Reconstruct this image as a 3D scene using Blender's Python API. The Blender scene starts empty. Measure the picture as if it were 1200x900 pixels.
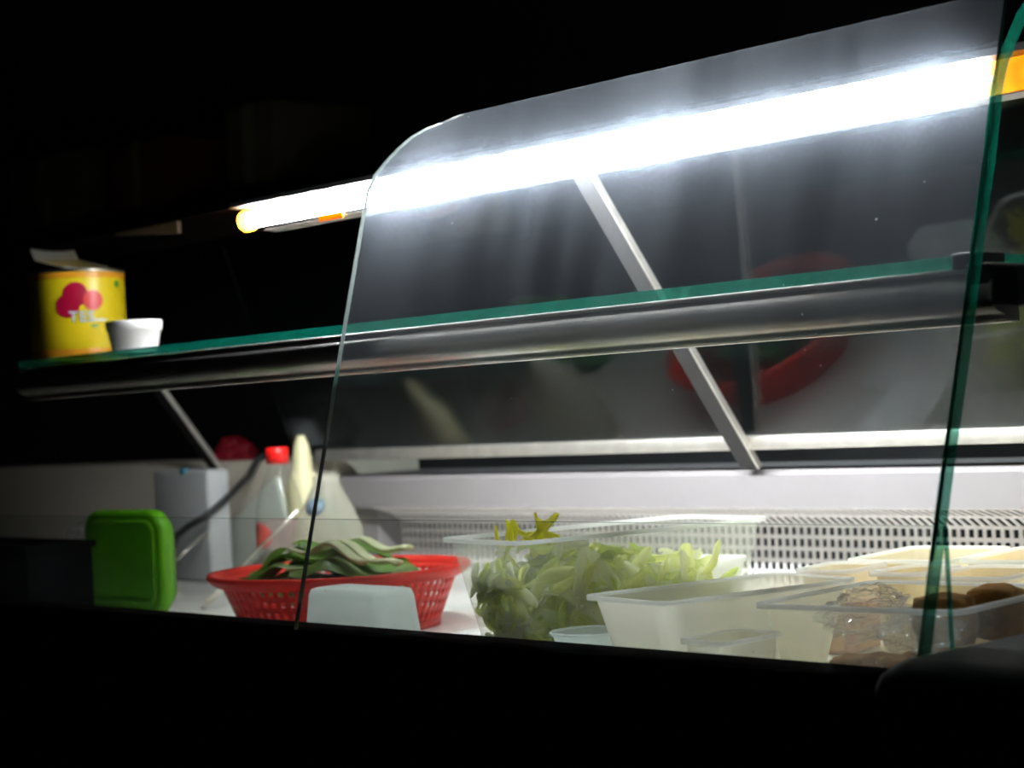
import bpy, bmesh, math, random
from mathutils import Vector, Matrix, noise
random.seed(7)
scn = bpy.context.scene
col = scn.collection
PI = math.pi

# ------------------------------------------------------------------ camera
Z0 = 1.25                     # camera height above the floor
F = 2200.0                    # focal length in pixels of a 1200 px wide frame
def _basis(vpx=(-1438., 588.), roll=3.0):
    vx = Vector((vpx[0]-600, vpx[1]-450, F)); sl = -math.tan(math.radians(roll))
    y0 = vx.y - sl*vx.x
    px = (-(vx.y*y0) - F*F)/(vx.x + vx.y*sl)
    vy = Vector((px, y0+sl*px, F))
    X = -vx.normalized(); Y = vy.normalized(); Z = X.cross(Y)
    return X, Y, Z
CX, CY, CZ = _basis()
def c2w(v): return Vector((CX.dot(v), CY.dot(v), CZ.dot(v)))
CAM = Vector((0, 0, Z0))
def at(u, v, axis, val):
    """pixel -> world point on the plane axis = val (0 x, 1 y, 2 z); z values are relative to the camera height"""
    d = c2w(Vector((u-600, v-450, F)))
    t = val/d[axis]
    return CAM + d*t

cam = bpy.data.cameras.new('camera'); cam_o = bpy.data.objects.new('camera', cam); col.objects.link(cam_o)
cam.sensor_width = 36; cam.lens = F*36/1200; cam.clip_start = .02; cam.clip_end = 60
r_, u_, f_ = c2w(Vector((1,0,0))), c2w(Vector((0,-1,0))), c2w(Vector((0,0,1)))
m = Matrix((r_, u_, -f_)).transposed().to_4x4(); m.translation = CAM
cam_o.matrix_world = m
cam.dof.use_dof = True; cam.dof.focus_distance = 1.62; cam.dof.aperture_fstop = 6.3
scn.camera = cam_o

# ------------------------------------------------------------------ world, exposure
w = bpy.data.worlds.new('night'); scn.world = w; w.use_nodes = True
w.node_tree.nodes['Background'].inputs[0].default_value = (.55, .6, .8, 1)
w.node_tree.nodes['Background'].inputs[1].default_value = .0015
scn.view_settings.view_transform = 'Standard'; scn.view_settings.look = 'None'
scn.view_settings.gamma = 1; scn.view_settings.use_curve_mapping = False
scn.view_settings.exposure = 0.0
scn.cycles.transparent_max_bounces = 40; scn.cycles.max_bounces = 14; scn.cycles.transmission_bounces = 12
TUBE_POWER = 270.0

# ------------------------------------------------------------------ materials
def new_mat(name):
    m = bpy.data.materials.new(name); m.use_nodes = True
    nt = m.node_tree; nt.nodes.clear()
    return m, nt, nt.nodes, nt.links
def pbr(name, color, rough=.5, metal=0, spec=.5, var=.0, scale=20, bump=0, bscale=80, sub=0, trans=0, stretch=None):
    m, nt, N, L = new_mat(name)
    o = N.new('ShaderNodeOutputMaterial'); p = N.new('ShaderNodeBsdfPrincipled')
    p.inputs['Base Color'].default_value = (*color, 1); p.inputs['Roughness'].default_value = rough
    p.inputs['Metallic'].default_value = metal; p.inputs['Specular IOR Level'].default_value = spec
    L.new(p.outputs[0], o.inputs[0])
    tc = N.new('ShaderNodeTexCoord'); mp = N.new('ShaderNodeMapping'); L.new(tc.outputs['Object'], mp.inputs[0])
    if stretch: mp.inputs['Scale'].default_value = stretch
    if var:
        n = N.new('ShaderNodeTexNoise'); n.inputs['Scale'].default_value = scale; n.inputs['Detail'].default_value = 4
        L.new(mp.outputs[0], n.inputs[0])
        mx = N.new('ShaderNodeMixRGB'); mx.blend_type = 'MULTIPLY'; mx.inputs[0].default_value = 1
        rp = N.new('ShaderNodeValToRGB'); rp.color_ramp.elements[0].position = .3; rp.color_ramp.elements[1].position = .7
        rp.color_ramp.elements[0].color = (1-var, 1-var, 1-var, 1)
        L.new(n.outputs[0], rp.inputs[0]); mx.inputs[1].default_value = (*color, 1); L.new(rp.outputs[0], mx.inputs[2])
        L.new(mx.outputs[0], p.inputs['Base Color'])
    if bump:
        n = N.new('ShaderNodeTexNoise'); n.inputs['Scale'].default_value = bscale; n.inputs['Detail'].default_value = 5
        L.new(mp.outputs[0], n.inputs[0])
        b = N.new('ShaderNodeBump'); b.inputs['Strength'].default_value = bump; b.inputs['Distance'].default_value = .002
        L.new(n.outputs[0], b.inputs['Height']); L.new(b.outputs[0], p.inputs['Normal'])
    if trans:      # thin translucent sheet
        t = N.new('ShaderNodeBsdfTranslucent'); t.inputs[0].default_value = (*color, 1)
        mx = N.new('ShaderNodeMixShader'); mx.inputs[0].default_value = trans
        L.new(p.outputs[0], mx.inputs[1]); L.new(t.outputs[0], mx.inputs[2]); L.new(mx.outputs[0], o.inputs[0])
    return m
def fresnel2(N, L, ior):
    # same reflectance from either side of a thin sheet
    g = N.new('ShaderNodeNewGeometry'); mr = N.new('ShaderNodeMapRange'); mr.inputs[3].default_value = ior; mr.inputs[4].default_value = 1/ior
    L.new(g.outputs['Backfacing'], mr.inputs[0]); fr = N.new('ShaderNodeFresnel'); L.new(mr.outputs[0], fr.inputs['IOR']); return fr
def thin_glass(name, ior=1.5, tint=(.985, .995, .99), dirt=0.0, haze=0.0):
    """clear sheet: fresnel mirror over straight transmission, with optional grease film and dust"""
    m, nt, N, L = new_mat(name)
    o = N.new('ShaderNodeOutputMaterial')
    tr = N.new('ShaderNodeBsdfTransparent'); tr.inputs[0].default_value = (*tint, 1)
    gl = N.new('ShaderNodeBsdfGlossy'); gl.inputs['Roughness'].default_value = .015
    fr = fresnel2(N, L, ior)
    mx = N.new('ShaderNodeMixShader'); L.new(fr.outputs[0], mx.inputs[0])
    base = tr.outputs[0]
    tc = N.new('ShaderNodeTexCoord')
    if dirt or haze:
        # wiped streaks running up the pane and broad smears
        mp = N.new('ShaderNodeMapping'); mp.inputs['Scale'].default_value = (9, 1.2, 1.2); mp.inputs['Rotation'].default_value = (0, .38, 0)
        L.new(tc.outputs['Object'], mp.inputs[0])
        n1 = N.new('ShaderNodeTexNoise'); n1.inputs['Scale'].default_value = 1.6; n1.inputs['Detail'].default_value = 5; n1.inputs['Roughness'].default_value = .6
        L.new(mp.outputs[0], n1.inputs[0])
        r1 = N.new('ShaderNodeMapRange'); r1.inputs[1].default_value = .38; r1.inputs[2].default_value = .72; r1.inputs[3].default_value = .55; r1.inputs[4].default_value = 1.45
        L.new(n1.outputs[0], r1.inputs[0])
    if haze:
        for io, k in ((1.035, .30), (.967, .30), (1.13, .5), (.885, .5)):      # narrow and wide scatter of the grease film
            rf = N.new('ShaderNodeBsdfRefraction'); rf.inputs['IOR'].default_value = io; rf.inputs['Roughness'].default_value = 1.0
            rf.inputs[0].default_value = (.74, .85, 1, 1)
            mm = N.new('ShaderNodeMath'); mm.operation = 'MULTIPLY'; mm.inputs[1].default_value = haze*k
            if abs(io-1) > .05: L.new(r1.outputs[0], mm.inputs[0])
            else: mm.inputs[0].default_value = 1.0
            mb = N.new('ShaderNodeMixShader'); L.new(mm.outputs[0], mb.inputs[0]); L.new(base, mb.inputs[1]); L.new(rf.outputs[0], mb.inputs[2])
            base = mb.outputs[0]
    if dirt:
        tl = N.new('ShaderNodeBsdfTranslucent'); tl.inputs[0].default_value = (.85, .9, 1, 1)
        df = N.new('ShaderNodeBsdfDiffuse'); df.inputs[0].default_value = (.85, .9, 1, 1)
        md = N.new('ShaderNodeMixShader'); md.inputs[0].default_value = .5; L.new(tl.outputs[0], md.inputs[1]); L.new(df.outputs[0], md.inputs[2])
        vo = N.new('ShaderNodeTexVoronoi'); vo.inputs['Scale'].default_value = 75; L.new(tc.outputs['Object'], vo.inputs[0])
        n2 = N.new('ShaderNodeTexNoise'); n2.inputs['Scale'].default_value = 14; L.new(tc.outputs['Object'], n2.inputs[0])
        th = N.new('ShaderNodeMapRange'); th.inputs[1].default_value = .52; th.inputs[2].default_value = .75; th.inputs[3].default_value = .0; th.inputs[4].default_value = .10
        L.new(n2.outputs[0], th.inputs[0])
        lt = N.new('ShaderNodeMath'); lt.operation = 'LESS_THAN'; L.new(vo.outputs['Distance'], lt.inputs[0]); L.new(th.outputs[0], lt.inputs[1])
        a = N.new('ShaderNodeMath'); a.operation = 'MULTIPLY'; a.inputs[1].default_value = dirt; L.new(r1.outputs[0], a.inputs[0])
        s = N.new('ShaderNodeMath'); s.operation = 'MULTIPLY_ADD'; s.inputs[1].default_value = .45; L.new(lt.outputs[0], s.inputs[0]); L.new(a.outputs[0], s.inputs[2])
        mb = N.new('ShaderNodeMixShader'); L.new(s.outputs[0], mb.inputs[0]); L.new(base, mb.inputs[1]); L.new(md.outputs[0], mb.inputs[2])
        base = mb.outputs[0]
    L.new(base, mx.inputs[1]); L.new(gl.outputs[0], mx.inputs[2]); L.new(mx.outputs[0], o.inputs[0])
    return m
def plastic(name, color=(.9, .92, .9), clear=.5, gloss=.12, rough=.25, ribs=0):
    """thin milky polypropylene: part see-through, part diffusing"""
    m, nt, N, L = new_mat(name)
    o = N.new('ShaderNodeOutputMaterial')
    tr = N.new('ShaderNodeBsdfTransparent'); tr.inputs[0].default_value = (*[min(1, c*1.05) for c in color], 1)
    tl = N.new('ShaderNodeBsdfTranslucent'); tl.inputs[0].default_value = (*color, 1)
    df = N.new('ShaderNodeBsdfDiffuse'); df.inputs[0].default_value = (*color, 1)
    a = N.new('ShaderNodeMixShader'); a.inputs[0].default_value = .68; L.new(df.outputs[0], a.inputs[1]); L.new(tl.outputs[0], a.inputs[2])
    b = N.new('ShaderNodeMixShader'); b.inputs[0].default_value = clear; L.new(a.outputs[0], b.inputs[1]); L.new(tr.outputs[0], b.inputs[2])
    gl = N.new('ShaderNodeBsdfGlossy'); gl.inputs['Roughness'].default_value = rough
    c = N.new('ShaderNodeMixShader'); fr = fresnel2(N, L, 1.45)
    k = N.new('ShaderNodeMath'); k.operation = 'MULTIPLY'; k.inputs[1].default_value = gloss*2.5; k.use_clamp = True
    L.new(fr.outputs[0], k.inputs[0]); L.new(k.outputs[0], c.inputs[0]); L.new(b.outputs[0], c.inputs[1]); L.new(gl.outputs[0], c.inputs[2])
    L.new(c.outputs[0], o.inputs[0])
    return m
def edge_mat(name, color, clear=.5):
    m, nt, N, L = new_mat(name)
    o = N.new('ShaderNodeOutputMaterial'); p = N.new('ShaderNodeBsdfPrincipled'); p.inputs['Base Color'].default_value = (*color, 1); p.inputs['Roughness'].default_value = .15
    t = N.new('ShaderNodeBsdfTranslucent'); t.inputs[0].default_value = (*color, 1)
    a = N.new('ShaderNodeMixShader'); a.inputs[0].default_value = .5; L.new(p.outputs[0], a.inputs[1]); L.new(t.outputs[0], a.inputs[2])
    tr = N.new('ShaderNodeBsdfTransparent'); tr.inputs[0].default_value = (.35, .95, .75, 1)
    b = N.new('ShaderNodeMixShader'); b.inputs[0].default_value = clear; L.new(a.outputs[0], b.inputs[1]); L.new(tr.outputs[0], b.inputs[2]); L.new(b.outputs[0], o.inputs[0])
    return m
def emit(name, color, power):
    m, nt, N, L = new_mat(name)
    o = N.new('ShaderNodeOutputMaterial'); e = N.new('ShaderNodeEmission')
    e.inputs[0].default_value = (*color, 1); e.inputs[1].default_value = power; L.new(e.outputs[0], o.inputs[0])
    return m

M = dict(
    black=pbr('black_laminate', (.004, .003, .003), .6, spec=0.0, var=.3, scale=8),
    black_gloss=pbr('black_plastic', (.005, .005, .0055), .42, spec=.14, bump=.05),
    crate=pbr('black_crate_plastic', (.003, .003, .003), .8, spec=0),
    dark_rubber=pbr('dark_rubber', (.015, .015, .015), .6),
    deck=pbr('deck_white', (.78, .75, .70), .35, var=.12, scale=9),
    enamel=pbr('white_enamel', (.80, .77, .76), .4, var=.04, scale=6),
    enamel_dim=pbr('cream_panel', (.62, .57, .47), .5, var=.08, scale=6),
    ledge=pbr('ledge_enamel', (.26, .24, .245), .5, var=.05, scale=6),
    lamp_grey=pbr('lamp_housing_grey', (.10, .10, .10), .5),
    roof_tan=pbr('tan_panel', (.34, .28, .20), .6, trans=.5),
    void=pbr('duct_dark', (.02, .035, .035), .7),
    alu=pbr('brushed_aluminium', (.74, .72, .69), .36, metal=1, bump=.04, bscale=120, stretch=(.02, 1, 1)),
    alu_pale=pbr('worn_aluminium', (.74, .70, .64), .45, metal=.8, var=.25, scale=40),
    post=pbr('grey_painted_metal', (.030, .029, .029), .6, spec=.2, metal=0),
    glass=thin_glass('clear_glass', 1.5),
    glass_front=thin_glass('greasy_front_glass', 1.45, dirt=.014, haze=.026),
    glass_low=thin_glass('dusty_low_glass', 1.5, dirt=.006),
    glass_rear=thin_glass('rear_glass', 1.62, tint=(.8, .84, .84)),
    edge=edge_mat('green_glass_edge', (.002, .08, .055), .5),
    edge_grey=pbr('grey_glass_edge', (.07, .085, .08), .6, spec=.1),
    edge_dark=edge_mat('dark_green_glass_edge', (.004, .115, .072), .22),
    tube=emit('lit_tube', (.93, .97, 1.0), TUBE_POWER),
    amber=pbr('amber_end_cap', (.95, .42, .02), .4, trans=.5),
    pp_clear=plastic('clear_box_plastic', (.96, .98, .92), .76, .10),
    pp_half=plastic('half_clear_box_plastic', (.97, .95, .88), .80, .10),
    pp_milk=plastic('milky_box_plastic', (.98, .95, .84), .25, .10),
    pp_warm=plastic('warm_box_plastic', (.98, .86, .60), .18, .08),
    pp_rim=plastic('box_rim_plastic', (.98, .98, .96), .10, .10),
    pp_white=plastic('white_tub_plastic', (.92, .97, .95), .06, .10),
    foam=pbr('white_foam', (.85, .84, .82), .6, bump=.05),
    glint_film=pbr('white_glint_plastic', (.92, .90, .86), .4, trans=.85),  # for the added lamp reflection on the can; translucent so its underside glows
    carton_white=pbr('white_carton_board', (.46, .48, .48), .6, var=.06, scale=10),
    paper=pbr('white_paper', (.88, .87, .84), .7),
    lime=pbr('lime_plastic', (.16, .50, .015), .28, trans=.35),
    red=pbr('red_plastic', (.75, .035, .02), .35, trans=.35),
    red_bag=pbr('red_bag_film', (.24, .006, .018), .35, trans=.3),
    red_cap=pbr('red_cap', (.75, .012, .01), .35),
    steel=pbr('spoon_steel', (.85, .82, .74), .38, metal=1),
    yellow=pbr('can_yellow_print', (.88, .68, .01), .35),
    tin=pbr('tin', (.7, .68, .6), .3, metal=1),
    orange_print=pbr('can_orange_print', (.85, .36, .02), .35),
    tomato=pbr('tomato_print', (.42, .004, .04), .35),
    green_print=pbr('green_print', (.05, .25, .03), .4),
    blue_print=pbr('blue_print', (.03, .22, .35), .4),
    white_print=pbr('white_print', (.85, .85, .85), .4),
    leaf=pbr('leaf_green', (.17, .33, .05), .4, var=.45, scale=30, trans=.3),
    leaf_pale=pbr('leaf_rib_pale', (.72, .74, .45), .4, var=.2, scale=20, trans=.25),
    cel_a=pbr('celery_pale', (.94, .95, .46), .3, var=.15, scale=60, trans=.70),
    cel_b=pbr('celery_green', (.82, .90, .30), .3, var=.25, scale=60, trans=.70),
    cel_c=pbr('celery_white', (.96, .97, .74), .3, var=.15, scale=60, trans=.70),
    cel_y=pbr('celery_heart', (.97, .93, .10), .4, var=.12, scale=60, trans=.6),
    fried=pbr('fried_crust', (.46, .20, .02), .8, var=.5, scale=90, bump=.6, bscale=300),
    bag=plastic('clear_film', (.96, .96, .98), .90, .8, .08),
    pet=thin_glass('bottle_pet', 1.45, tint=(.93, .95, .94)),
    milk_jug=plastic('jug_plastic', (.80, .78, .68), .25, .12),
    cream=pbr('cream_plastic', (.72, .68, .42), .4, trans=.2),
    board=pbr('cutting_board', (.58, .62, .54), .5, var=.1, scale=12),
    label_pale=pbr('label_pale', (.55, .42, .40), .5, trans=.4),
    label_pink=pbr('label_red', (.70, .12, .10), .5),
    label_blue=pbr('label_blue', (.22, .28, .36), .5),
    pink_food=pbr('pink_sauce', (.85, .50, .40), .5, var=.2, scale=50),
    yellow_food=pbr('yellow_sauce', (.85, .70, .36), .5, var=.2, scale=50),
    beige_food=pbr('beige_sauce', (.66, .52, .32), .5, var=.2, scale=50),
    wall=pbr('night_wall', (.05, .045, .045), .9, var=.3, scale=3),
    floor=pbr('night_floor', (.05, .048, .045), .8, var=.4, scale=12, bump=.3, bscale=60),
    card=pbr('cardboard', (.30, .24, .16), .8, var=.2, scale=10),
    card_red=pbr('red_carton', (.30, .05, .03), .7),
)

# ------------------------------------------------------------------ mesh helpers
def tag(o, label=None, cat=None, group=None, kind=None):
    if label: o['label'] = label
    if cat: o['category'] = cat
    if group: o['group'] = group
    if kind: o['kind'] = kind
    return o
def link(name, me, mats, parent=None, smooth=False):
    o = bpy.data.objects.new(name, me); col.objects.link(o)
    for mt in (mats if isinstance(mats, (list, tuple)) else [mats]):
        me.materials.append(mt)
    if smooth:
        for p in me.polygons: p.use_smooth = True
    if parent:
        o.parent = parent
    return o
def mesh(name, V, Fc, mats, parent=None, smooth=False, idx=None, world=False):
    """world=True: vertices are world coordinates although the parent stands elsewhere"""
    off = parent.location if (world and parent) else Vector()
    me = bpy.data.meshes.new(name); me.from_pydata([tuple(Vector(v)-off) for v in V], [], Fc); me.update()
    o = link(name, me, mats, parent, smooth)
    if idx:
        for p, i in zip(me.polygons, idx): p.material_index = i
    return o
def empty(name, loc, rz=0):
    o = bpy.data.objects.new(name, None); col.objects.link(o); o.location = loc; o.rotation_euler = (0, 0, rz)
    o.empty_display_size = .05
    return o
def bm_obj(name, bm, mats, parent=None, smooth=False, world=False):
    if world and parent: bmesh.ops.translate(bm, verts=bm.verts, vec=-Vector(parent.location))
    me = bpy.data.meshes.new(name); bm.to_mesh(me); bm.free()
    return link(name, me, mats, parent, smooth)
def add_box(bm, x0, x1, y0, y1, z0, z1, mi=0):
    vs = [bm.verts.new(p) for p in ((x0,y0,z0),(x1,y0,z0),(x1,y1,z0),(x0,y1,z0),(x0,y0,z1),(x1,y0,z1),(x1,y1,z1),(x0,y1,z1))]
    fs = [bm.faces.new([vs[i] for i in q]) for q in ((3,2,1,0),(4,5,6,7),(0,1,5,4),(1,2,6,5),(2,3,7,6),(3,0,4,7))]
    for f in fs: f.material_index = mi
    return vs, fs
def box(name, x0, x1, y0, y1, z0, z1, mat, parent=None, bevel=0, seg=3, world=True):
    bm = bmesh.new(); add_box(bm, x0, x1, y0, y1, z0, z1)
    if bevel: bmesh.ops.bevel(bm, geom=bm.edges[:], offset=bevel, segments=seg, affect='EDGES', profile=.5)
    return bm_obj(name, bm, mat, parent, smooth=bool(bevel), world=world)
def lathe(name, prof, mat, parent=None, n=40, smooth=True, cap=True):
    V, Fc = [], []
    for r, z in prof:
        for i in range(n):
            a = 2*PI*i/n; V.append((r*math.cos(a), r*math.sin(a), z))
    for k in range(len(prof)-1):
        for i in range(n):
            j = (i+1) % n; Fc.append((k*n+i, k*n+j, (k+1)*n+j, (k+1)*n+i))
    if cap:
        Fc.append(tuple(range(n-1, -1, -1))); Fc.append(tuple((len(prof)-1)*n+i for i in range(n)))
    return mesh(name, V, Fc, mat, parent, smooth)
def sweep(name, pts, rad, mat, parent=None, n=10, world=False, flat=1.0):
    pts = [Vector(p) for p in pts]; V, Fc = [], []
    up = Vector((0, 0, 1))
    for i, p in enumerate(pts):
        t = (pts[min(i+1, len(pts)-1)]-pts[max(i-1, 0)]).normalized()
        s = t.cross(up); s = s.normalized() if s.length > 1e-4 else Vector((1, 0, 0)); q = s.cross(t)
        r = rad[i] if isinstance(rad, (list, tuple)) else rad
        for k in range(n):
            a = 2*PI*k/n; V.append(p + s*math.cos(a)*r + q*math.sin(a)*r*flat)
    for i in range(len(pts)-1):
        for k in range(n):
            j = (k+1) % n; Fc.append((i*n+k, i*n+j, (i+1)*n+j, (i+1)*n+k))
    Fc.append(tuple(range(n-1, -1, -1))); Fc.append(tuple((len(pts)-1)*n+k for k in range(n)))
    return mesh(name, V, Fc, mat, parent, True, world=world)
def prism(name, poly, axis, a0, a1, mats, parent=None, world=True, smooth=False, side=1):
    """closed outline (pairs) extruded along an axis; caps use material 0, rim faces material `side`"""
    def p3(p, a):
        return (a, p[0], p[1]) if axis == 0 else ((p[0], a, p[1]) if axis == 1 else (p[0], p[1], a))
    n = len(poly); V = [p3(p, a0) for p in poly] + [p3(p, a1) for p in poly]
    Fc = [tuple(range(n)), tuple(range(2*n-1, n-1, -1))]; idx = [0, 0]
    for i in range(n):
        j = (i+1) % n; Fc.append((i, n+i, n+j, j)); idx.append(side)
    two = isinstance(mats, (list, tuple))
    o = mesh(name, V, Fc, mats, parent, smooth, idx if two else None, world)
    bm = bmesh.new(); bm.from_mesh(o.data); bmesh.ops.recalc_face_normals(bm, faces=bm.faces[:]); bm.to_mesh(o.data); bm.free()
    return o
def rrect(hw, hl, r, nseg, pitch=None):
    """rounded rectangle points, counter-clockwise from the front-left; sides cut at roughly `pitch`"""
    pts = []
    nx = max(1, int(round(2*(hw-r)/pitch))) if pitch else 1
    ny = max(1, int(round(2*(hl-r)/pitch))) if pitch else 1
    for (cx, cy, a0, n_side, nxt) in ((hw-r, -hl+r, -PI/2, ny, 'y'), (hw-r, hl-r, 0, nx, 'x'), (-hw+r, hl-r, PI/2, ny, 'y'), (-hw+r, -hl+r, PI, nx, 'x')):
        for k in range(nseg+1):
            a = a0 + PI/2*k/nseg; pts.append((cx+r*math.cos(a), cy+r*math.sin(a), math.cos(a), math.sin(a), 0))
        x, y = pts[-1][0], pts[-1][1]; nxn, nyn = math.cos(a0+PI/2), math.sin(a0+PI/2)
        tx, ty = -nyn, nxn
        ln = 2*(hl-r) if nxt == 'y' else 2*(hw-r)
        for k in range(1, n_side):
            pts.append((x+tx*ln*k/n_side, y+ty*ln*k/n_side, nxn, nyn, 1 if k % 2 else -1))
    return pts
def loft(name, rings, mat, parent=None, nseg=5, pitch=None, rib=0.0, ribz=None, close_bottom=True, close_top=False, smooth=True, solid=0):
    """rings: (half width, half length, z, corner radius); side count is taken from the first ring so rings match"""
    V, Fc = [], []
    base = None
    hw0, hl0, _, r0 = rings[0]
    cnt = None
    for (hw, hl, z, r) in rings:
        # same topology for all rings: cut sides by counts
        pp = rrect(hw0, hl0, r0, nseg, pitch)
        n = len(pp)
        for (x, y, nx, ny, k) in pp:
            # map from the reference ring to this one
            sx = (abs(x)-(hw0-r0)); sy = (abs(y)-(hl0-r0))
            X = math.copysign((hw-r)*min(1, abs(x)/(hw0-r0)) + max(0, sx)*r/r0, x)
            Y = math.copysign((hl-r)*min(1, abs(y)/(hl0-r0)) + max(0, sy)*r/r0, y)
            d = rib*k if (ribz and ribz[0] < z < ribz[1]) else 0
            V.append((X+nx*d, Y+ny*d, z))
    for q in range(len(rings)-1):
        for i in range(n):
            j = (i+1) % n; Fc.append((q*n+i, q*n+j, (q+1)*n+j, (q+1)*n+i))
    if close_bottom: Fc.append(tuple(range(n-1, -1, -1)))
    if close_top: Fc.append(tuple((len(rings)-1)*n+i for i in range(n)))
    o = mesh(name, V, Fc, mat, parent, smooth)
    if solid:
        md = o.modifiers.new('solid', 'SOLIDIFY'); md.thickness = solid; md.offset = 0
    return o

# ------------------------------------------------------------------ levels of the counter (world z)
def W(z): return Z0+z
DECK = W(-.235); SILL = W(-.195)
XE = -.745                 # inner face of the glass end panel
XL = -3.4                  # far end of the counter
Y_LOW = 1.086; Y_FOOT = 1.042
Y_SHELF = 1.168; Z_SHELF = W(.0955)
Y_LIGHT, Z_LIGHT = 1.330, W(.238)      # lamp
Y_PTOP, Z_PTOP = 1.435, W(.256)        # post tops
Y_FOOTP, Z_FOOTP = 1.692, W(-.080)     # post feet on the rear ledge
Y_RAIL, Z_RAIL = 1.680, W(-.052)
REAR_TILT = 20.0
Y_LEDGE = 1.70; Y_GRILLE = 1.775

# ------------------------------------------------------------------ setting
def plane_box(name, *a, mat):
    o = box(name, *a, mat); tag(o, kind='structure'); return o
plane_box('floor', -6, 3, -2, 5, -.1, 0, mat=M['floor'])
plane_box('wall_back', -6, 3, 2.95, 3.05, 0, 3.2, mat=M['wall'])
plane_box('wall_left', -6, -5.9, -2, 2.95, 0, 3.2, mat=M['wall'])

# ------------------------------------------------------------------ display counter
CT = empty('display_counter', (-2.05, 1.35, 0))
tag(CT, 'long refrigerated food counter with slanted glass, aluminium shelf rail and black front', 'display counter')
# black base: front apron, rails
box('base_cabinet', XL, -.754, 1.06, 1.86, .08, DECK-.02, M['black'], CT, .004)
box('front_panel', XL, -.750, 1.020, 1.062, .10, W(-.262), M['black'], CT, .004)
box('front_sill', XL, -.748, 1.018, 1.094, W(-.258), SILL, M['black'], CT, .004)
box('plinth', XL+.05, XE-.05, 1.10, 1.80, 0, .085, M['dark_rubber'], CT)
box('deck', XL, XE, 1.098, Y_GRILLE+.015, DECK-.021, DECK, M['deck'], CT, .002)
# black moulded end cheek beside the last pane
ck = box('end_cheek', -.752, -.36, .985, 1.84, .10, W(-.174), M['black_gloss'], CT, .030, 6)
# low vertical glass
prism('low_glass', [(XL, SILL-.004), (XE, SILL-.004), (XE, W(-.0945)), (XL, W(-.0945))], 1, Y_LOW, Y_LOW+.006, [M['glass_low'], M['edge_dark']], CT)
# slanted front pane, its free edge cut a little askew, top corner rounded
TILT = math.tan(math.radians(18.3))
def pane_pt(u, v):        # pixel -> point of the pane plane
    d = c2w(Vector((u-600, v-450, F))); n = Vector((0, 1, -TILT)); p0 = Vector((0, Y_FOOT, SILL))
    t = n.dot(p0-CAM)/n.dot(d); return CAM + d*t
left = [pane_pt(*q) for q in ((346, 729), (363, 618), (385, 483), (403.4, 373), (428.7, 225), (438, 205), (450, 190), (465, 174), (480, 161), (497, 151), (515, 144))]
ztop = left[-1].z + .004
outl = [(p.x, p.z) for p in left] + [(left[-1].x+.03, ztop), (XE, ztop), (XE, SILL-.003)]
outl[0] = (outl[0][0], SILL-.003)
V = [(x, Y_FOOT+(z-SILL)*TILT, z) for x, z in outl] + [(x, Y_FOOT+(z-SILL)*TILT+.0050, z) for x, z in outl]
n = len(outl); Fc = [tuple(range(n)), tuple(range(2*n-1, n-1, -1))] + [(i, n+i, n+(i+1) % n, (i+1) % n) for i in range(n)]
fp = mesh('front_glass', V, Fc, [M['glass_front'], M['edge_grey'], M['glass']], CT, idx=[0, 2]+[1]*(n-4)+[2, 2, 1, 1], world=True)
# glass end panel with slanted front edge and rounded shoulder (outline in y, z)
e2 = [at(u, v, 0, XE) for (u, v) in ((1069.6, 790), (1099, 573), (1124, 398), (1141.7, 251.7), (1150, 198), (1160, 105), (1167, 75), (1178, 47), (1192, 14))]
prof = [(p.y, p.z) for p in e2]
prof[0] = (prof[0][0], SILL-.002)
y9, z9 = prof[-1]
prof += [(y9+.012, z9+.010), (y9+.030, z9+.017), (y9+.060, z9+.020), (1.80, z9+.020), (1.84, z9), (1.84, DECK)]
prof += [(1.10, DECK)]
prism('end_glass', prof, 0, XE, XE+.0110, [M['glass'], M['edge_dark']], CT)
# glass shelf with its aluminium front rail
X_S0 = at(22, 430, 1, Y_SHELF).x
X_S1 = XE - .012
prism('shelf_glass', [(X_S0, Z_SHELF-.0095), (X_S1, Z_SHELF-.0095), (X_S1, Z_SHELF), (X_S0, Z_SHELF)], 1, Y_SHELF, Y_SHELF+.21, [M['edge'], M['edge']], CT)
sg = bpy.data.objects['shelf_glass']
sg.data.materials.append(M['glass'])
for p in sg.data.polygons:
    if abs(p.normal.z) > .5: p.material_index = 2
# rail: bull-nosed extrusion under the shelf edge
zc = Z_SHELF-.0095
rp = [(Y_SHELF-.002, zc-.0005), (Y_SHELF-.004, zc-.003)]
for k in range(13):
    a = PI*.5 + PI*k/12*1.0
    rp.append((Y_SHELF+.010+.0175*math.cos(a), zc-.019+.0155*math.sin(a)))
rp += [(Y_SHELF+.0105, zc-.0365), (Y_SHELF+.012, zc-.0405), (Y_SHELF+.030, zc-.0405), (Y_SHELF+.030, zc-.0005)]
prism('shelf_rail', rp, 0, X_S0, XE-.001, M['alu'], CT, smooth=False)
for p in bpy.data.objects['shelf_rail'].data.polygons[2:]: p.use_smooth = True
box('shelf_bracket', XE-.022, XE-.001, Y_SHELF-.006, Y_SHELF+.05, zc-.030, zc+.002, M['black_gloss'], CT, .002)
box('shelf_clip', XE-.034, XE-.010, Y_SHELF-.004, Y_SHELF+.03, zc-.001, Z_SHELF+.0015, M['black_gloss'], CT, .0015)
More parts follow.
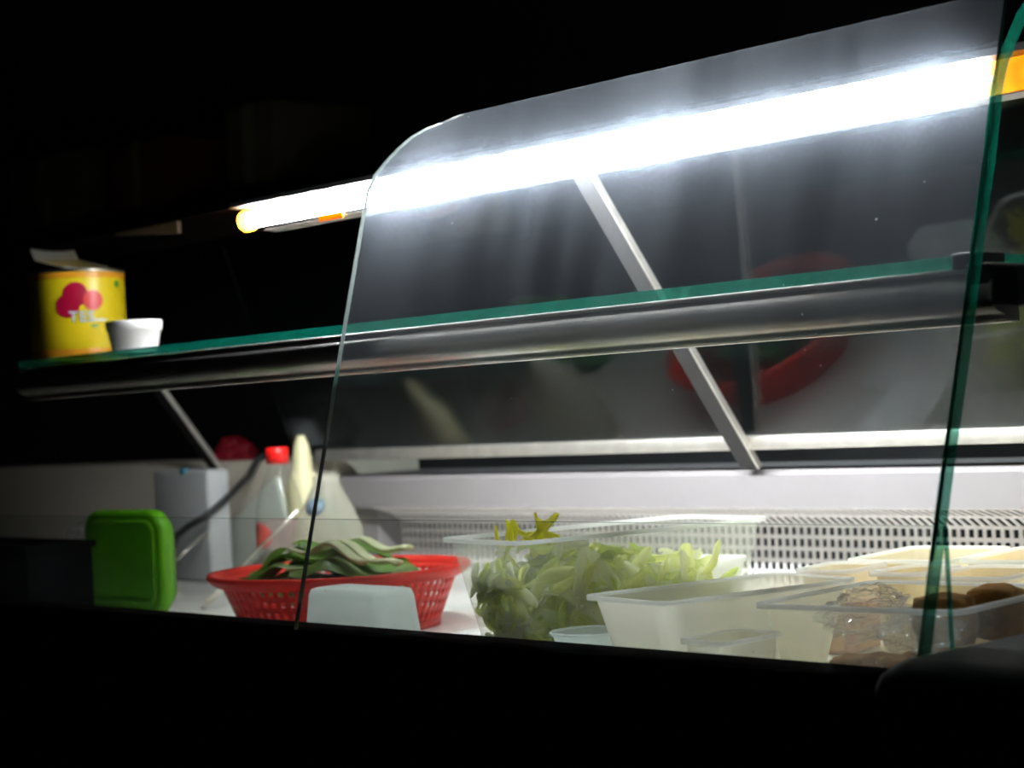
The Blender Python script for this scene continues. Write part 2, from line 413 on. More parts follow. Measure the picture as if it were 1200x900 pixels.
# posts, rear glass and its bottom rail, all leaning in one plane
def slab(name, P0, dv, x0, x1, s0, s1, t0, t1, mat, parent=CT, idx=None):
    P0 = Vector((0, *P0)); nv = Vector((0, dv.z, -dv.y)); V = []
    for t in (t0, t1):
        for (x, q_) in ((x0, s0), (x1, s0), (x1, s1), (x0, s1)):
            q = P0 + dv*q_ + nv*t; V.append((x, q.y, q.z))
    return mesh(name, V, [(0,1,2,3), (7,6,5,4), (0,4,5,1), (1,5,6,2), (2,6,7,3), (3,7,4,0)], mat, parent, idx=idx, world=True)
def plane_pt(u, v, P0, dv):
    d = c2w(Vector((u-600, v-450, F))); P0 = Vector((0, *P0)); nv = Vector((0, dv.z, -dv.y)); t = nv.dot(P0-CAM)/nv.dot(d); return CAM+d*t
# posts lean back from the lamp to the rear ledge
PT = (Y_PTOP, Z_PTOP); pd = Vector((0, Y_FOOTP-Y_PTOP, Z_FOOTP-Z_PTOP)); PLEN = pd.length; pd.normalize()
for x in (plane_pt(768, 350, PT, pd).x, plane_pt(222, 505, PT, pd).x):
    po_ = slab('post', PT, pd, x-.0150, x+.0115, -.005, PLEN, -.003, .003, M['post'])
    slab('flange', PT, pd, x+.0115, x+.0140, -.005, PLEN, -.003, .0045, M['alu_pale']).parent = po_
# rear sliding glass, steeper, standing in its bottom rail
GT = (Y_RAIL+.004, Z_RAIL); gd = Vector((0, -math.sin(math.radians(REAR_TILT)), math.cos(math.radians(REAR_TILT))))
xg = plane_pt(300, 400, GT, gd).x
slab('rear_glass', GT, gd, xg, XE-.003, -.006, .40, -.0025, .0025, [M['glass_rear'], M['crate']], idx=[0, 0, 1, 1, 1, 1])
box('rear_rail', at(372, 533, 1, Y_RAIL).x, XE-.003, Y_RAIL-.006, Y_RAIL+.014, Z_RAIL-.008, Z_RAIL+.0085, M['alu_pale'], CT, .002)
# rear ledge and perforated vent
XG0 = at(398, 590, 1, Y_LEDGE).x
z_lt = at(1000, 547, 1, Y_LEDGE).z; z_lb = at(1000, 597, 1, Y_LEDGE).z
lp = [(Y_LEDGE+.012, z_lb+.004), (Y_LEDGE, z_lb+.001), (Y_LEDGE, z_lt-.008), (Y_LEDGE+.003, z_lt-.002), (Y_LEDGE+.010, z_lt), (Y_LEDGE+.16, z_lt), (Y_LEDGE+.16, z_lb)]
prism('rear_ledge', lp, 0, XG0, XE-.002, M['ledge'], CT)
box('duct_box', XG0, XE-.004, Y_GRILLE+.03, Y_GRILLE+.085, DECK-.02, z_lb+.0005, M['void'], CT)
box('side_wall_panel', XG0, at(470, 600, 1, Y_GRILLE).x, Y_GRILLE-.045, Y_GRILLE+.029, DECK-.001, z_lb+.001, M['ledge'], CT)
# perforated sheet: a path in (y, z) with hole rows, extruded along x
xa, xb = at(470, 600, 1, Y_GRILLE).x, XE-.004
prow = []                                      # (y, z, is_hole_row_to_next)
yT, zT = Y_LEDGE+.012, z_lb+.001
path = [(yT, zT), (Y_LEDGE+.052, zT-.012), (Y_LEDGE+.068, zT-.020), (Y_GRILLE, zT-.030), (Y_GRILLE, DECK)]
def sample(path, step):
    out = [Vector(path[0])]
    for a, b in zip(path, path[1:]):
        a, b = Vector(a), Vector(b); ln = (b-a).length; k = max(1, int(round(ln/step)))
        for i in range(1, k+1): out.append(a.lerp(b, i/k))
    return out
rows = []
def seg(a, b, hole): rows.append((Vector(a), Vector(b), hole))
seg((yT, zT), (yT+.008, zT-.002), 0)
seg((yT+.008, zT-.002), (yT+.038, zT-.011), 1)
seg((yT+.038, zT-.011), (yT+.045, zT-.014), 0)
seg((yT+.045, zT-.014), (Y_GRILLE-.001, zT-.024), 1)
z = zT-.024
seg((Y_GRILLE-.001, z), (Y_GRILLE, z-.004), 0); z -= .004
PZ = .0142
while z > DECK+PZ:
    seg((Y_GRILLE, z), (Y_GRILLE, z-.0092), 1); seg((Y_GRILLE, z-.0092), (Y_GRILLE, z-PZ), 0); z -= PZ
seg((Y_GRILLE, z), (Y_GRILLE, DECK), 0)
PX = .0112; nx = int((xb-xa)/PX)
V, Fc = [], []
ys = [rows[0][0]] + [r[1] for r in rows]
for p in ys:
    for i in range(nx+1):
        x = xa + (xb-xa)*i/nx
        V.append((x, p.x, p.y)); V.append((x+PX*.42, p.x, p.y))
wd = 2*(nx+1)
for k, (a, b, h) in enumerate(rows):
    for i in range(nx):
        q = k*wd + 2*i
        Fc.append((q, q+1, q+1+wd, q+wd))
        if not h: Fc.append((q+1, q+2, q+2+wd, q+1+wd))
gr = mesh('vent_grille', V, Fc, M['enamel'], CT, world=True); gr['kind'] = 'stuff'
md = gr.modifiers.new('solid', 'SOLIDIFY'); md.thickness = .0016; md.offset = 0
Y_PAN = Y_LEDGE-.006; Z_PAN = at(90, 546, 1, Y_PAN).z
box('left_back_panel', XL, XG0-.002, Y_PAN, Y_LEDGE+.16, DECK-.001, Z_PAN, M['enamel_dim'], CT, .004)
xk = at(5, 400, 1, 1.10).x

# ------------------------------------------------------------------ the lamp under the top edge
LX0 = at(300, 256, 1, Y_LIGHT).x; LX1 = at(1172, 95, 1, Y_LIGHT).x
LF = empty('tube_lamp', ((LX0+LX1)/2, Y_LIGHT, Z_LIGHT+.03))
tag(LF, 'long glowing white tube lamp with amber end caps above the glass shelf', 'lamp')
zt = Z_LIGHT + .008; yt = Y_LIGHT - .012
sweep('glowing_tube', [(LX0, yt, zt), (LX0+.01, yt, zt), (LX1, yt, zt)], [.006, .0088, .0088], M['tube'], LF, 16, world=True)
hp = [(yt-.016, zt+.022), (yt-.016, zt+.016), (yt+.016, zt+.0145), (1.45, Z_PTOP-.003), (1.45, Z_PTOP+.003), (yt+.026, zt+.022)]
prism('housing', hp, 0, LX0-.015, XE-.004, M['lamp_grey'], LF)
sweep('end_cap', [(LX1, yt, zt), (LX1+.05, yt, zt)], .0145, M['amber'], LF, 16, world=True)
sweep('end_cap', [(LX0-.004, yt, zt), (LX0+.006, yt, zt)], .0125, M['amber'], LF, 16, world=True)
box('lamp_sticker', at(385, 243, 1, yt).x, at(413, 243, 1, yt).x, yt-.0150, yt-.0125, zt-.0190, zt-.0120, M['amber'], LF)
hl = [(yt-.012, zt-.0150), (yt-.0125, zt-.0165), (yt+.004, zt-.0185), (yt+.004, zt-.0170)]
prism('diffuser_lip', hl, 0, LX0+.05, XE-.004, M['alu_pale'], LF)
# roof panel over the lamp
RX = at(224, 280, 1, Y_LIGHT).x
prism('roof_strip', hp, 0, -2.42, LX0-.0145, M['black'], CT)
prism('roof_end', [(RX, zt+.000), (RX, zt+.0165), (at(150, 283, 1, Y_LIGHT).x, zt+.0165), (at(150, 283, 1, Y_LIGHT).x, zt+.013)], 1, Y_LIGHT-.02, Y_LIGHT-.014, M['roof_tan'], CT)

# ------------------------------------------------------------------ plastic food boxes
def food_box(name, FL, FR, BL, zr, zb, label, mat, rim, group=None, taper=.86, r=.014, lip=.0055, rib=.0005, trim=0, narrow=0):
    """open box standing where its rim corners are seen; zr / zb rim and base heights relative to the camera"""
    a, b, c = (Vector((q.x, q.y, W(zr))) if isinstance(q, Vector) else at(*q, 2, zr) for q in (FL, FR, BL))
    ux = (b-a); wd = ux.length; ux.normalize()
    ly = (c-a); ly -= ux*ly.dot(ux); ln = ly.length; ly.normalize()
    a = a+ly*trim; b = b+ly*trim-ux*narrow; ln -= trim; wd -= narrow
    cen = (a+b)/2 + ly*ln/2
    rz = math.atan2(ux.y, ux.x)
    E = empty(name, (cen.x, cen.y, W(zb)), rz); tag(E, label, 'food box', group)
    h = zr-zb; hw, hl = wd/2-lip, ln/2-lip
    sc = lambda t: taper+(1-taper)*t
    rings = [(hw*sc(0)-.006, hl*sc(0)-.006, .0008, r*.7), (hw*sc(0), hl*sc(0), .005, r)]
    for t in (.08, .09, .5, .90, .92, .97): rings.append((hw*sc(0)+(hw-hw*sc(0))*t, hl*sc(0)+(hl-hl*sc(0))*t, h*t+.0008, r))
    loft('wall_shell', rings, mat, E, 4, .0032, rib, (h*.085, h*.905))
    loft('rim', [(hw-.001, hl-.001, h*.965, r), (hw+.0005, hl+.0005, h-.001, r), (hw+.002, hl+.002, h, r), (hw+lip, hl+lip, h-.0002, r+.003), (hw+lip, hl+lip, h-.004, r+.003)],
         rim, E, 5, None, close_bottom=False)
    return E, hw, hl, h
CEL, chw, chl, ch = food_box('food_box', (509, 630), (606, 635), (683, 599), -.1155, -.2357,
    'tall clear plastic box full of sliced celery', M['pp_clear'], M['pp_rim'], taper=.80, r=.018)
g_mid = 'low milky plastic boxes on the counter deck'
B2, *_ = food_box('food_box', (678, 697), (775, 706), (868, 667), -.159, -.2357,
    'long empty milky plastic box between the celery box and the box of fried pieces', M['pp_milk'], M['pp_rim'], taper=.80)
B3, b3w, b3l, b3h = food_box('food_box', (876, 707), (1122, 716), (1040, 679), -.1585, -.2357,
    'clear plastic box holding brown fried pieces and a crumpled film bag', M['pp_half'], M['pp_rim'], taper=.86)
B4, b4w, b4l, b4h = food_box('food_box', Vector((-1.0135, 1.1015, 0)), Vector((-.9600, 1.1015, 0)), Vector((-1.0135, 1.178, 0)), -.1875, -.2357,
    'shallow milky plastic box squeezed between the long empty box and the fried pieces', M['pp_milk'], M['pp_rim'], taper=.88, r=.009, lip=.004)
rear = 'plastic boxes of sauce in front of the vent grille'
for (FL, FR, BL, lab, pm, fm, tr_, na_) in (
    ((893, 673.5), (967, 674.5), (983, 657), 'plastic box of pink sauce behind the long empty box', 'pp_warm', 'pink_food', .048, .0),
    ((971, 676.5), (1050, 679), (1058, 659), 'plastic box of beige sauce beside the box of pink sauce', 'pp_warm', 'beige_food', .048, .012),
    ((986, 655.5), (1113, 656.5), (1108, 639), 'plastic box of yellow sauce against the vent grille', 'pp_warm', 'yellow_food', .0, .0),
    ((1056, 679), (1160, 681), (1180, 661), 'plastic box of beige sauce behind the fried pieces', 'pp_warm', 'beige_food', .030, .0),
    ((1118, 656), (1215, 657), (1205, 639), 'plastic box of pale sauce against the vent grille beside the end glass', 'pp_warm', 'yellow_food', .0, .0)):
    E, hw, hl, h = food_box('sauce_box', FL, FR, BL, -.157, -.2357, lab, M[pm], M['pp_rim'], rear, taper=.9, trim=tr_, narrow=na_)
    fl = empty('sauce', (0, 0, 0))
    bpy.data.objects.remove(fl)
    loft('sauce_fill', [(hw*.88, hl*.88, .003, .010), (hw*.93, hl*.93, h*.62, .010)], M[fm], E, 4, close_top=True)

# ------------------------------------------------------------------ celery
def celery_mesh(i, mats):
    """a curved crescent slice of stalk: channel section swept along a slightly bent length"""
    rnd = random.Random(i); L = rnd.uniform(.028, .056); wd = rnd.uniform(.0030, .0068); cur = rnd.uniform(.2, .7); bend = rnd.uniform(-.5, .5)
    V, Fc = [], []; nu, nvv = 7, 5
    for s in range(nu+1):
        t = s/nu-.5; tp = 1-.6*abs(t*2)**4
        for k in range(nvv+1):
            q = (k/nvv-.5)*2
            V.append((t*L, q*wd*tp + bend*t*t*L*.8, cur*wd*(q*q)*tp + .003*math.sin(t*5+i)))
    for s in range(nu):
        for k in range(nvv):
            a = s*(nvv+1)+k; Fc.append((a, a+1, a+nvv+2, a+nvv+1))
    me = bpy.data.meshes.new('celery_slice'); me.from_pydata(V, [], Fc); me.update()
    for p in me.polygons: p.use_smooth = True
    me.materials.append(mats)
    return me
cel_meshes = [celery_mesh(i, M[('cel_a', 'cel_b', 'cel_c', 'cel_a', 'cel_c', 'cel_b')[i % 6]]) for i in range(18)]
heart = [celery_mesh(40+i, M['cel_y']) for i in range(4)]
bz = CEL.rotation_euler.z
def put_celery(x, y, z, me, rot):
    o = bpy.data.objects.new('celery_slice', me); col.objects.link(o)
    rm = rot.to_matrix().to_4x4()
    P = [rm @ v.co for v in me.vertices]                 # settle the slice inside the box walls and above its base
    z += max(0, .0035-(z+min(p.z for p in P)))
    lim = lambda q: (half_w(q)-.0030, half_l(q)-.0030)
    for _ in range(3):
        lo = [p for p in P if z+p.z < ch+.002]
        if not lo: break
        x -= max(0, max(x+p.x-lim(z+p.z)[0] for p in lo)); x += max(0, max(-(x+p.x)-lim(z+p.z)[0] for p in lo))
        y -= max(0, max(y+p.y-lim(z+p.z)[1] for p in lo)); y += max(0, max(-(y+p.y)-lim(z+p.z)[1] for p in lo))
    o.matrix_world = Matrix.Translation(CEL.location) @ Matrix.Rotation(bz, 4, 'Z') @ Matrix.Translation((x, y, z)) @ rm
    md = o.modifiers.new('solid', 'SOLIDIFY'); md.thickness = .0022
    look = {'celery_pale': 'pale yellow green celery slice heaped in the tall clear box', 'celery_green': 'mid green celery slice heaped in the tall clear box',
            'celery_white': 'whitish celery slice heaped in the tall clear box', 'celery_heart': 'bright yellow celery heart leaf sticking up from the tall clear box'}[me.materials[0].name]
    tag(o, look, 'celery', 'celery slices in the clear box')
    return o
from mathutils import Euler
def top_h(y):                  # heap profile along the box, front high, back lower
    t = (y+chl)/(2*chl); return ch*(.95-.30*t)
def half_w(z): return (chw*.80+chw*.20*z/ch)
def half_l(z): return (chl*.80+chl*.20*z/ch)
for i in range(285):
    face = random.random()
    z = random.uniform(.008, .085); hw_, hl_ = half_w(z)-.001, half_l(z)-.001
    if face < .30:      # along the right wall
        x = hw_-.006-random.random()*.006; y = random.uniform(-hl_+.03, hl_-.03); rot = Euler((PI/2+random.uniform(-.4, .4), random.uniform(-1.4, 1.4), PI/2+random.uniform(-.12, .12)))
    elif face < .52:    # along the front wall
        y = -hl_+.006+random.random()*.006; x = random.uniform(-hw_+.022, hw_-.022); rot = Euler((PI/2+random.uniform(-.4, .4), random.uniform(-1.4, 1.4), random.uniform(-.15, .15)))
    elif face < .62:
        x = -hw_+.010; y = random.uniform(-hl_+.03, hl_-.03); rot = Euler((PI/2+random.uniform(-.4, .4), random.uniform(-1.4, 1.4), PI/2+random.uniform(-.12, .12)))
    else:               # on the heap
        y = random.uniform(-hl_+.03, hl_-.03); x = random.uniform(-hw_+.03, hw_-.03); z = max(.012, top_h(y)-random.uniform(0, 1)**1.5*.085)
        rot = Euler((random.uniform(-.7, .7), random.uniform(-.5, .5), random.uniform(-PI, PI)))
    if z > top_h(y): z = top_h(y)-.01
    put_celery(x, y, z, random.choice(cel_meshes), rot)
# the slices buried in the heap, beyond those that can be told apart: one part of the box
V, Fc, idx = [], [], []
rb_ = random.Random(21)
for i in range(420):
    me = cel_meshes[rb_.randrange(18)]; z = rb_.uniform(.008, .088); hw_, hl_ = half_w(z)-.012, half_l(z)-.012
    y = rb_.uniform(-hl_+.022, hl_-.022); x = rb_.uniform(-hw_+.008, hw_-.008); z = min(z, top_h(y)-.012)
    mt_ = Matrix.Translation((x, y, z)) @ Euler((PI/2+rb_.uniform(-.7, .7), rb_.uniform(-1.2, 1.2), PI/2+rb_.uniform(-.35, .35))).to_matrix().to_4x4()
    b0 = len(V); Q_ = [mt_ @ v.co for v in me.vertices]; up_ = max(0, .003-min(q.z for q in Q_)); V += [q+Vector((0, 0, up_)) for q in Q_]; Fc += [tuple(b0+k for k in p.vertices) for p in me.polygons]
    idx += [('celery_pale', 'celery_green', 'celery_white').index(me.materials[0].name)]*len(me.polygons)
cf = mesh('celery_fill', V, Fc, [M['cel_a'], M['cel_b'], M['cel_c']], CEL, True, idx); cf['kind'] = 'stuff'
for i in range(12):            # yellow heart leaves standing at the front
    a = random.uniform(-1, 1)
    put_celery(-chw*.30+random.uniform(-.018, .022), -chl*.60+random.uniform(-.03, .03), ch*.93+random.uniform(-.004, .010), random.choice(heart), Euler((a*.6, -random.uniform(.2, 1.1), random.uniform(-PI, PI))))

# ------------------------------------------------------------------ fried pieces and film bag in the right box
def lump_mesh(i, sx, sy, sz, rough=.12):
    bm = bmesh.new(); bmesh.ops.create_cube(bm, size=2); bmesh.ops.subdivide_edges(bm, edges=bm.edges[:], cuts=7, use_grid_fill=True)
    for v in bm.verts:
        p = v.co.copy(); n_ = p.normalized(); q = p.lerp(n_*1.25, .55)
        d = noise.fractal(q*1.6+Vector((i*7.3, 0, 0)), 1.0, 2.0, 3)*rough
        q += n_*d; v.co = Vector((q.x*sx, q.y*sy, q.z*sz))
    me = bpy.data.meshes.new('fried_piece'); bm.to_mesh(me); bm.free()
    for p in me.polygons: p.use_smooth = True
    me.materials.append(M['fried']); return me
fr = [lump_mesh(i, *d) for i, d in enumerate(((.0155, .0135, .0150), (.0160, .0140, .0130), (.0150, .0140, .0155), (.0155, .0145, .0135), (.0215, .0165, .0180), (.0195, .0175, .0195)))]
flab = 'brown fried piece in the clear plastic box'
def put_local(E, name, me, x, y, z, rot, lab, cat, grp):
    o = bpy.data.objects.new(name, me); col.objects.link(o)
    o.matrix_world = Matrix.Translation(E.location) @ Matrix.Rotation(E.rotation_euler.z, 4, 'Z') @ Matrix.Translation((x, y, z)) @ Euler(rot).to_matrix().to_4x4()
    tag(o, lab, cat, grp); return o
tops_ = [.0185*1.02, .0170, .0190, .0175]
for n_, (x, y, lay, k, a) in enumerate(((-.024, -.053, 0, 0, .1), (.016, -.053, 0, 2, -.1), (.055, -.053, 0, 3, .08), (-.022, -.014, 0, 1, .05), (.018, -.015, 0, 2, .1), (.056, -.015, 0, 0, -.05),
                          (.014, .024, 0, 3, .0), (.0515, .024, 0, 1, .05), (.036, -.014, 1, 4, .15), (.055, .031, 1, 5, .1), (.0125, .030, 1, 3, -.1))):
    dz = -min(v.co.z for v in fr[k].vertices)
    put_local(B3, 'fried_piece', fr[k], x, y, .002+dz+(.0365 if lay else 0), (0, 0, a), flab, 'fried food', 'fried pieces in the clear box')
def crumple(name, sx, sy, sz, seed, mat, amp=.35, sub=5):
    bm = bmesh.new(); bmesh.ops.create_icosphere(bm, subdivisions=sub, radius=1)
    for v in bm.verts:
        n_ = v.co.normalized(); q = n_*1.8+Vector((seed*3.1, 0, 0))
        d = abs(noise.noise(q))*1.2 + abs(noise.noise(q*2.6))*.6 + abs(noise.noise(q*6))*.28
        v.co = n_*(1+amp*(d-.6)); v.co = Vector((v.co.x*sx, v.co.y*sy, v.co.z*sz))
    me = bpy.data.meshes.new(name); bm.to_mesh(me); bm.free(); me.materials.append(mat)
    return me
put_local(B3, 'film_bag', crumple('film_bag', .031, .050, .020, 3, M['bag'], .5), -.0445, .006, .060, (0, 0, 0), 'crumpled clear film bag lying on the fried pieces', 'plastic bag', None)
put_local(B3, 'film_bag', crumple('film_bag', .034, .017, .015, 5, M['bag'], .5), .036, -.056, .055, (0, 0, .05), 'smaller clear film bag tucked at the front of the fried pieces', 'plastic bag', None)

# ------------------------------------------------------------------ small dishes and tub on the deck
p = at(692, 738, 2, -.203); D = empty('dish', (-1.168, 1.160, DECK)); tag(D, 'round white dish on the deck between celery box and long empty box', 'dish')
lathe('bowl', [(.018, .0), (.021, .003), (.032, .038), (.0335, .040), (.0345, .038), (.031, .035), (.020, .006), (.0, .005)], M['pp_white'], D, 40)
a = at(806, 668, 1, 1.50); ft = empty('foam_tray', (a.x, 1.50, DECK), .12); tag(ft, 'white foam tray standing behind the long empty box', 'foam tray')
loft('tray_shell', [(.033, .048, .0, .012), (.040, .056, .055, .014), (.044, .060, .066, .016), (.040, .056, .064, .014), (.032, .048, .010, .012)], M['foam'], ft, 5, close_top=True)
# upturned white tub
ta = at(357, 689, 1, 1.112); tb = at(440, 692, 1, 1.112)
T = empty('upturned_tub', ((ta.x+tb.x)/2, 1.112+.026, DECK), 0); tag(T, 'white plastic tub turned upside down in front of the red basket', 'tub')
hw = (tb.x-ta.x)/2; hT = ta.z-DECK
loft('tub_shell', [(hw+.009, .036, .0, .013), (hw+.009, .036, .004, .013), (hw+.006, .033, .0045, .013), (hw+.001, .027, hT-.006, .013), (hw-.001, .025, hT-.0015, .012), (hw-.006, .020, hT, .009)], M['pp_white'], T, 6, close_bottom=False, close_top=True)
# paper under the celery box
pp_ = at(520, 728, 2, DECK-Z0)
V, Fc = [], []
for j in range(9):
    for i in range(9):
        x = -.070+.14*i/8; y = -.095+.19*j/8
        V.append((x, y, .0003+.006*abs(noise.noise(Vector((x*22, y*16, 1))))+.006*max(0, -x/.075)**2*(j/8)))
for j in range(8):
    for i in range(8): q = j*9+i; Fc.append((q, q+1, q+10, q+9))
po = mesh('paper_sheet', V, Fc, M['paper'], smooth=True); po.location = (-1.435, 1.290, DECK); po.rotation_euler.z = .10
tag(po, 'crinkled white paper sheet on the deck beside the celery box', 'paper')

# ------------------------------------------------------------------ red basket with greens
zrim = -.168
q0 = at(232, 686, 2, zrim); q1 = at(545, 649, 2, zrim)
bc = (q0+q1)/2; R0 = (q1-q0).length/2
R0 = .141
BK = empty('red_basket', (bc.x, bc.y, DECK)); tag(BK, 'round red plastic colander basket filled with leafy greens', 'basket')
bh = W(zrim)-DECK
def rad(z): return R0*(.80+.20*z/bh)-.004
NA, NR = 132, 9
V, Fc = [], []
for k in range(NR+1):
    z = .006+(bh-.012)*k/NR
    for i in range(NA):
        a = 2*PI*i/NA; V.append((rad(z)*math.cos(a), rad(z)*math.sin(a), z))
for k in range(NR):
    for i in range(NA):
        j = (i+1) % NA
        if k in (1, 3, 5, 7) and i % 2: continue
        Fc.append((k*NA+i, k*NA+j, (k+1)*NA+j, (k+1)*NA+i))
sd = mesh('lattice_wall', V, Fc, M['red'], BK, True); md = sd.modifiers.new('solid', 'SOLIDIFY'); md.thickness = .0016
lathe('bottom', [(0.001, .0), (rad(.006), .0), (rad(.006)+.001, .008), (rad(.006)-.003, .008), (rad(.006)-.005, .004), (.001, .004)], M['red'], BK, 66, cap=False)
lathe('rim', [(R0-.004, bh-.012), (R0+.003, bh-.008), (R0+.008, bh-.002), (R0+.007, bh+.002), (R0, bh+.002), (R0-.006, bh-.004), (R0-.006, bh-.012), (R0-.004, bh-.012)], M['red'], BK, 72, cap=False)
def mound(x, y): return .036*max(0, 1-((x*x+y*y)/(R0*.95)**2)) + .0055*math.sin(x*75+y*35) + .0045*math.sin(y*105-x*30+1)
def leaf_layer(i, cx, cy, ang, L, wd, z0):
    """one leaf of the pile in basket coordinates: it follows the mound of the leaves under it"""
    ca, sa = math.cos(ang), math.sin(ang)
    def w2(t): return wd*(math.sin(PI*min(1, .03+t*.95))**.75)*(1-.2*t)+.0006
    rmax = R0*(.80+.20*min(1, z0/bh))-.013
    k = 1.0
    for _ in range(40):            # slide towards the middle until the whole leaf clears the wall
        r = max(math.hypot(cx*k+ca*(t-.5)*L-sa*q*w2(t), cy*k+sa*(t-.5)*L+ca*q*w2(t)) for t in (0, .15, .3, .5, .7, .85, 1) for q in (-1, 1))
        if r < rmax: break
        k -= .05
        if k < 0: k = 0; L *= .96
    cx *= k; cy *= k
    def pt(t, q, dz=0):
        x = cx+ca*(t-.5)*L-sa*q*w2(t); y = cy+sa*(t-.5)*L+ca*q*w2(t)
        return (x, y, z0+mound(x, y)+.0006*math.sin(q*6+t*17+i)+dz)
    nu, nw = 24, 12; V, Fc = [], []
    for a_ in range(nu+1):
        for b_ in range(nw+1): V.append(pt(a_/nu, (b_/nw-.5)*2))
    for a_ in range(nu):
        for b_ in range(nw): q = a_*(nw+1)+b_; Fc.append((q, q+1, q+nw+2, q+nw+1))
    return V, Fc, [pt(t, 0, .0003) for t in [k/24 for k in range(23)]], (cx, cy)
zl = [.016, .021, .026, .031, .036] + [.040+.0024*k for k in range(7)]
glab = 'dark green leaf lying in the red basket'
specs = ((-.04, .05, .3, .17, .036), (.04, -.05, .5, .18, .034), (-.05, -.04, .1, .16, .038), (.05, .05, -.3, .17, .033), (-.06, .0, .9, .15, .036), (.03, .02, .2, .19, .032),
         (-.03, -.07, .35, .17, .033), (.06, -.02, .7, .15, .034), (-.07, .04, -.2, .14, .036), (-.06, -.05, .55, .16, .034), (-.02, .03, .15, .18, .032), (-.05, -.02, .4, .17, .036))
for i, (x, y, a, L, wd) in enumerate(specs):
    z0 = zl[i]
    V, Fc, rib_, c_ = leaf_layer(i, x, y, a, L, wd, z0)
    E = empty('leafy_green', (BK.location.x+c_[0], BK.location.y+c_[1], DECK+z0)); tag(E, glab, 'leaf', 'greens in the red basket')
    sh_ = Vector((c_[0], c_[1], z0))
    mesh('blade', [Vector(v)-sh_ for v in V], Fc, M['leaf'], E, True)
    sweep('midrib', [Vector(v)-sh_ for v in rib_], [.0013-.00004*k for k in range(23)], M['leaf_pale'], E, 6, flat=.6)
z0 = zl[-1]+.0060
for i, (y, x0, L) in enumerate(((-.045, -.035, .120), (-.012, -.020, .125), (.022, -.030, .115))):
    E = empty('pale_stalk', (BK.location.x+x0, BK.location.y+y, DECK+z0)); tag(E, 'pale yellow leaf stalk lying over the greens in the red basket', 'leaf stalk', 'pale stalks in the red basket')
    def sp(t, dy=0, dz=0): x = x0+L*t; yy = y+.10*L*t+dy; return Vector((L*t, .10*L*t+dy, mound(x, yy)+dz))
    sweep('stem', [sp(k/14) for k in range(15)], [.003+.0055*math.sin(min(1, k/14*1.15)*PI*.62) for k in range(15)], M['leaf_pale'], E, 10, flat=.42)
    V, Fc = [], []
    for a_ in range(9):
        t = -a_/8*.42; hw_ = .011*math.sin(PI*min(1, .12+a_/8*.86))**.8
        for b_ in range(5): q = (b_/4-.5)*2; V.append(sp(t+.04, q*hw_, .0))
    for a_ in range(8):
        for b_ in range(4): q = a_*5+b_; Fc.append((q, q+1, q+6, q+5))
    mesh('blade', V, Fc, M['leaf'], E, True)

# ------------------------------------------------------------------ lime green lid standing on edge
ga = at(108, 660, 1, 1.27); gb = at(186, 660, 1, 1.27)
gw = (gb.x-ga.x)/2; gh = at(150, 598, 1, 1.27).z-DECK
G = empty('lime_lid_box', ((ga.x+gb.x)/2, 1.27, DECK), .10); tag(G, 'lime green plastic lunch box standing upright on its edge', 'plastic box')
def upright(name, rings, mat, parent, **k):
    o = loft(name, [(a, b, z, r) for (a, b, z, r) in rings], mat, parent, 8, **k)
    for v in o.data.vertices: x, y, z = v.co; v.co = (x, z, y+gh/2)
    o.data.flip_normals(); return o
upright('lid', [(gw-.012, gh/2-.012, -.002, .022), (gw-.008, gh/2-.008, -.004, .024), (gw-.002, gh/2-.002, -.003, .026), (gw, gh/2, .002, .028), (gw, gh/2, .012, .028)], M['lime'], G, close_bottom=True)
upright('lid_bead', [(gw-.020, gh/2-.020, -.0045, .016), (gw-.018, gh/2-.018, -.0065, .017), (gw-.014, gh/2-.014, -.0065, .018), (gw-.012, gh/2-.012, -.0035, .018)], M['lime'], G, close_bottom=False)
upright('tub_body', [(gw-.003, gh/2-.003, .010, .026), (gw-.004, gh/2-.004, .016, .026), (gw-.010, gh/2-.010, .026, .022)], M['lime'], G, close_bottom=False, close_top=True)

# ------------------------------------------------------------------ bottles and jug at the back left
def bottle(name, u, v_base_y, Y, label, s=1.0, capmat=None):
    p = at(u, 560, 1, Y); E = empty(name, (p.x, Y, DECK)); tag(E, label, 'bottle'); return E
Bt = bottle('soda_bottle', 326, 0, 1.48, 'clear plastic soda bottle with red screw cap behind the basket')
bt_top = at(328, 524, 1, 1.48).z-DECK; H = bt_top
lathe('bottle_shell', [(.020, .002), (.029, .0), (.032, .006), (.032, H-.125), (.030, H-.118), (.032, H-.108), (.032, H-.085), (.027, H-.060), (.018, H-.038), (.0125, H-.026), (.0125, H-.014), (.0, H-.012)], M['pet'], Bt, 36, cap=False)
lathe('cap', [(.0, H-.022), (.0155, H-.022), (.0155, H-.002), (.014, H), (.0, H)], M['red_cap'], Bt, 28, cap=False)
lb = lathe('label_band', [(.0325, H-.135), (.0327, H-.132), (.0327, H-.100), (.0325, H-.097)], M['label_pale'], Bt, 36, cap=False)
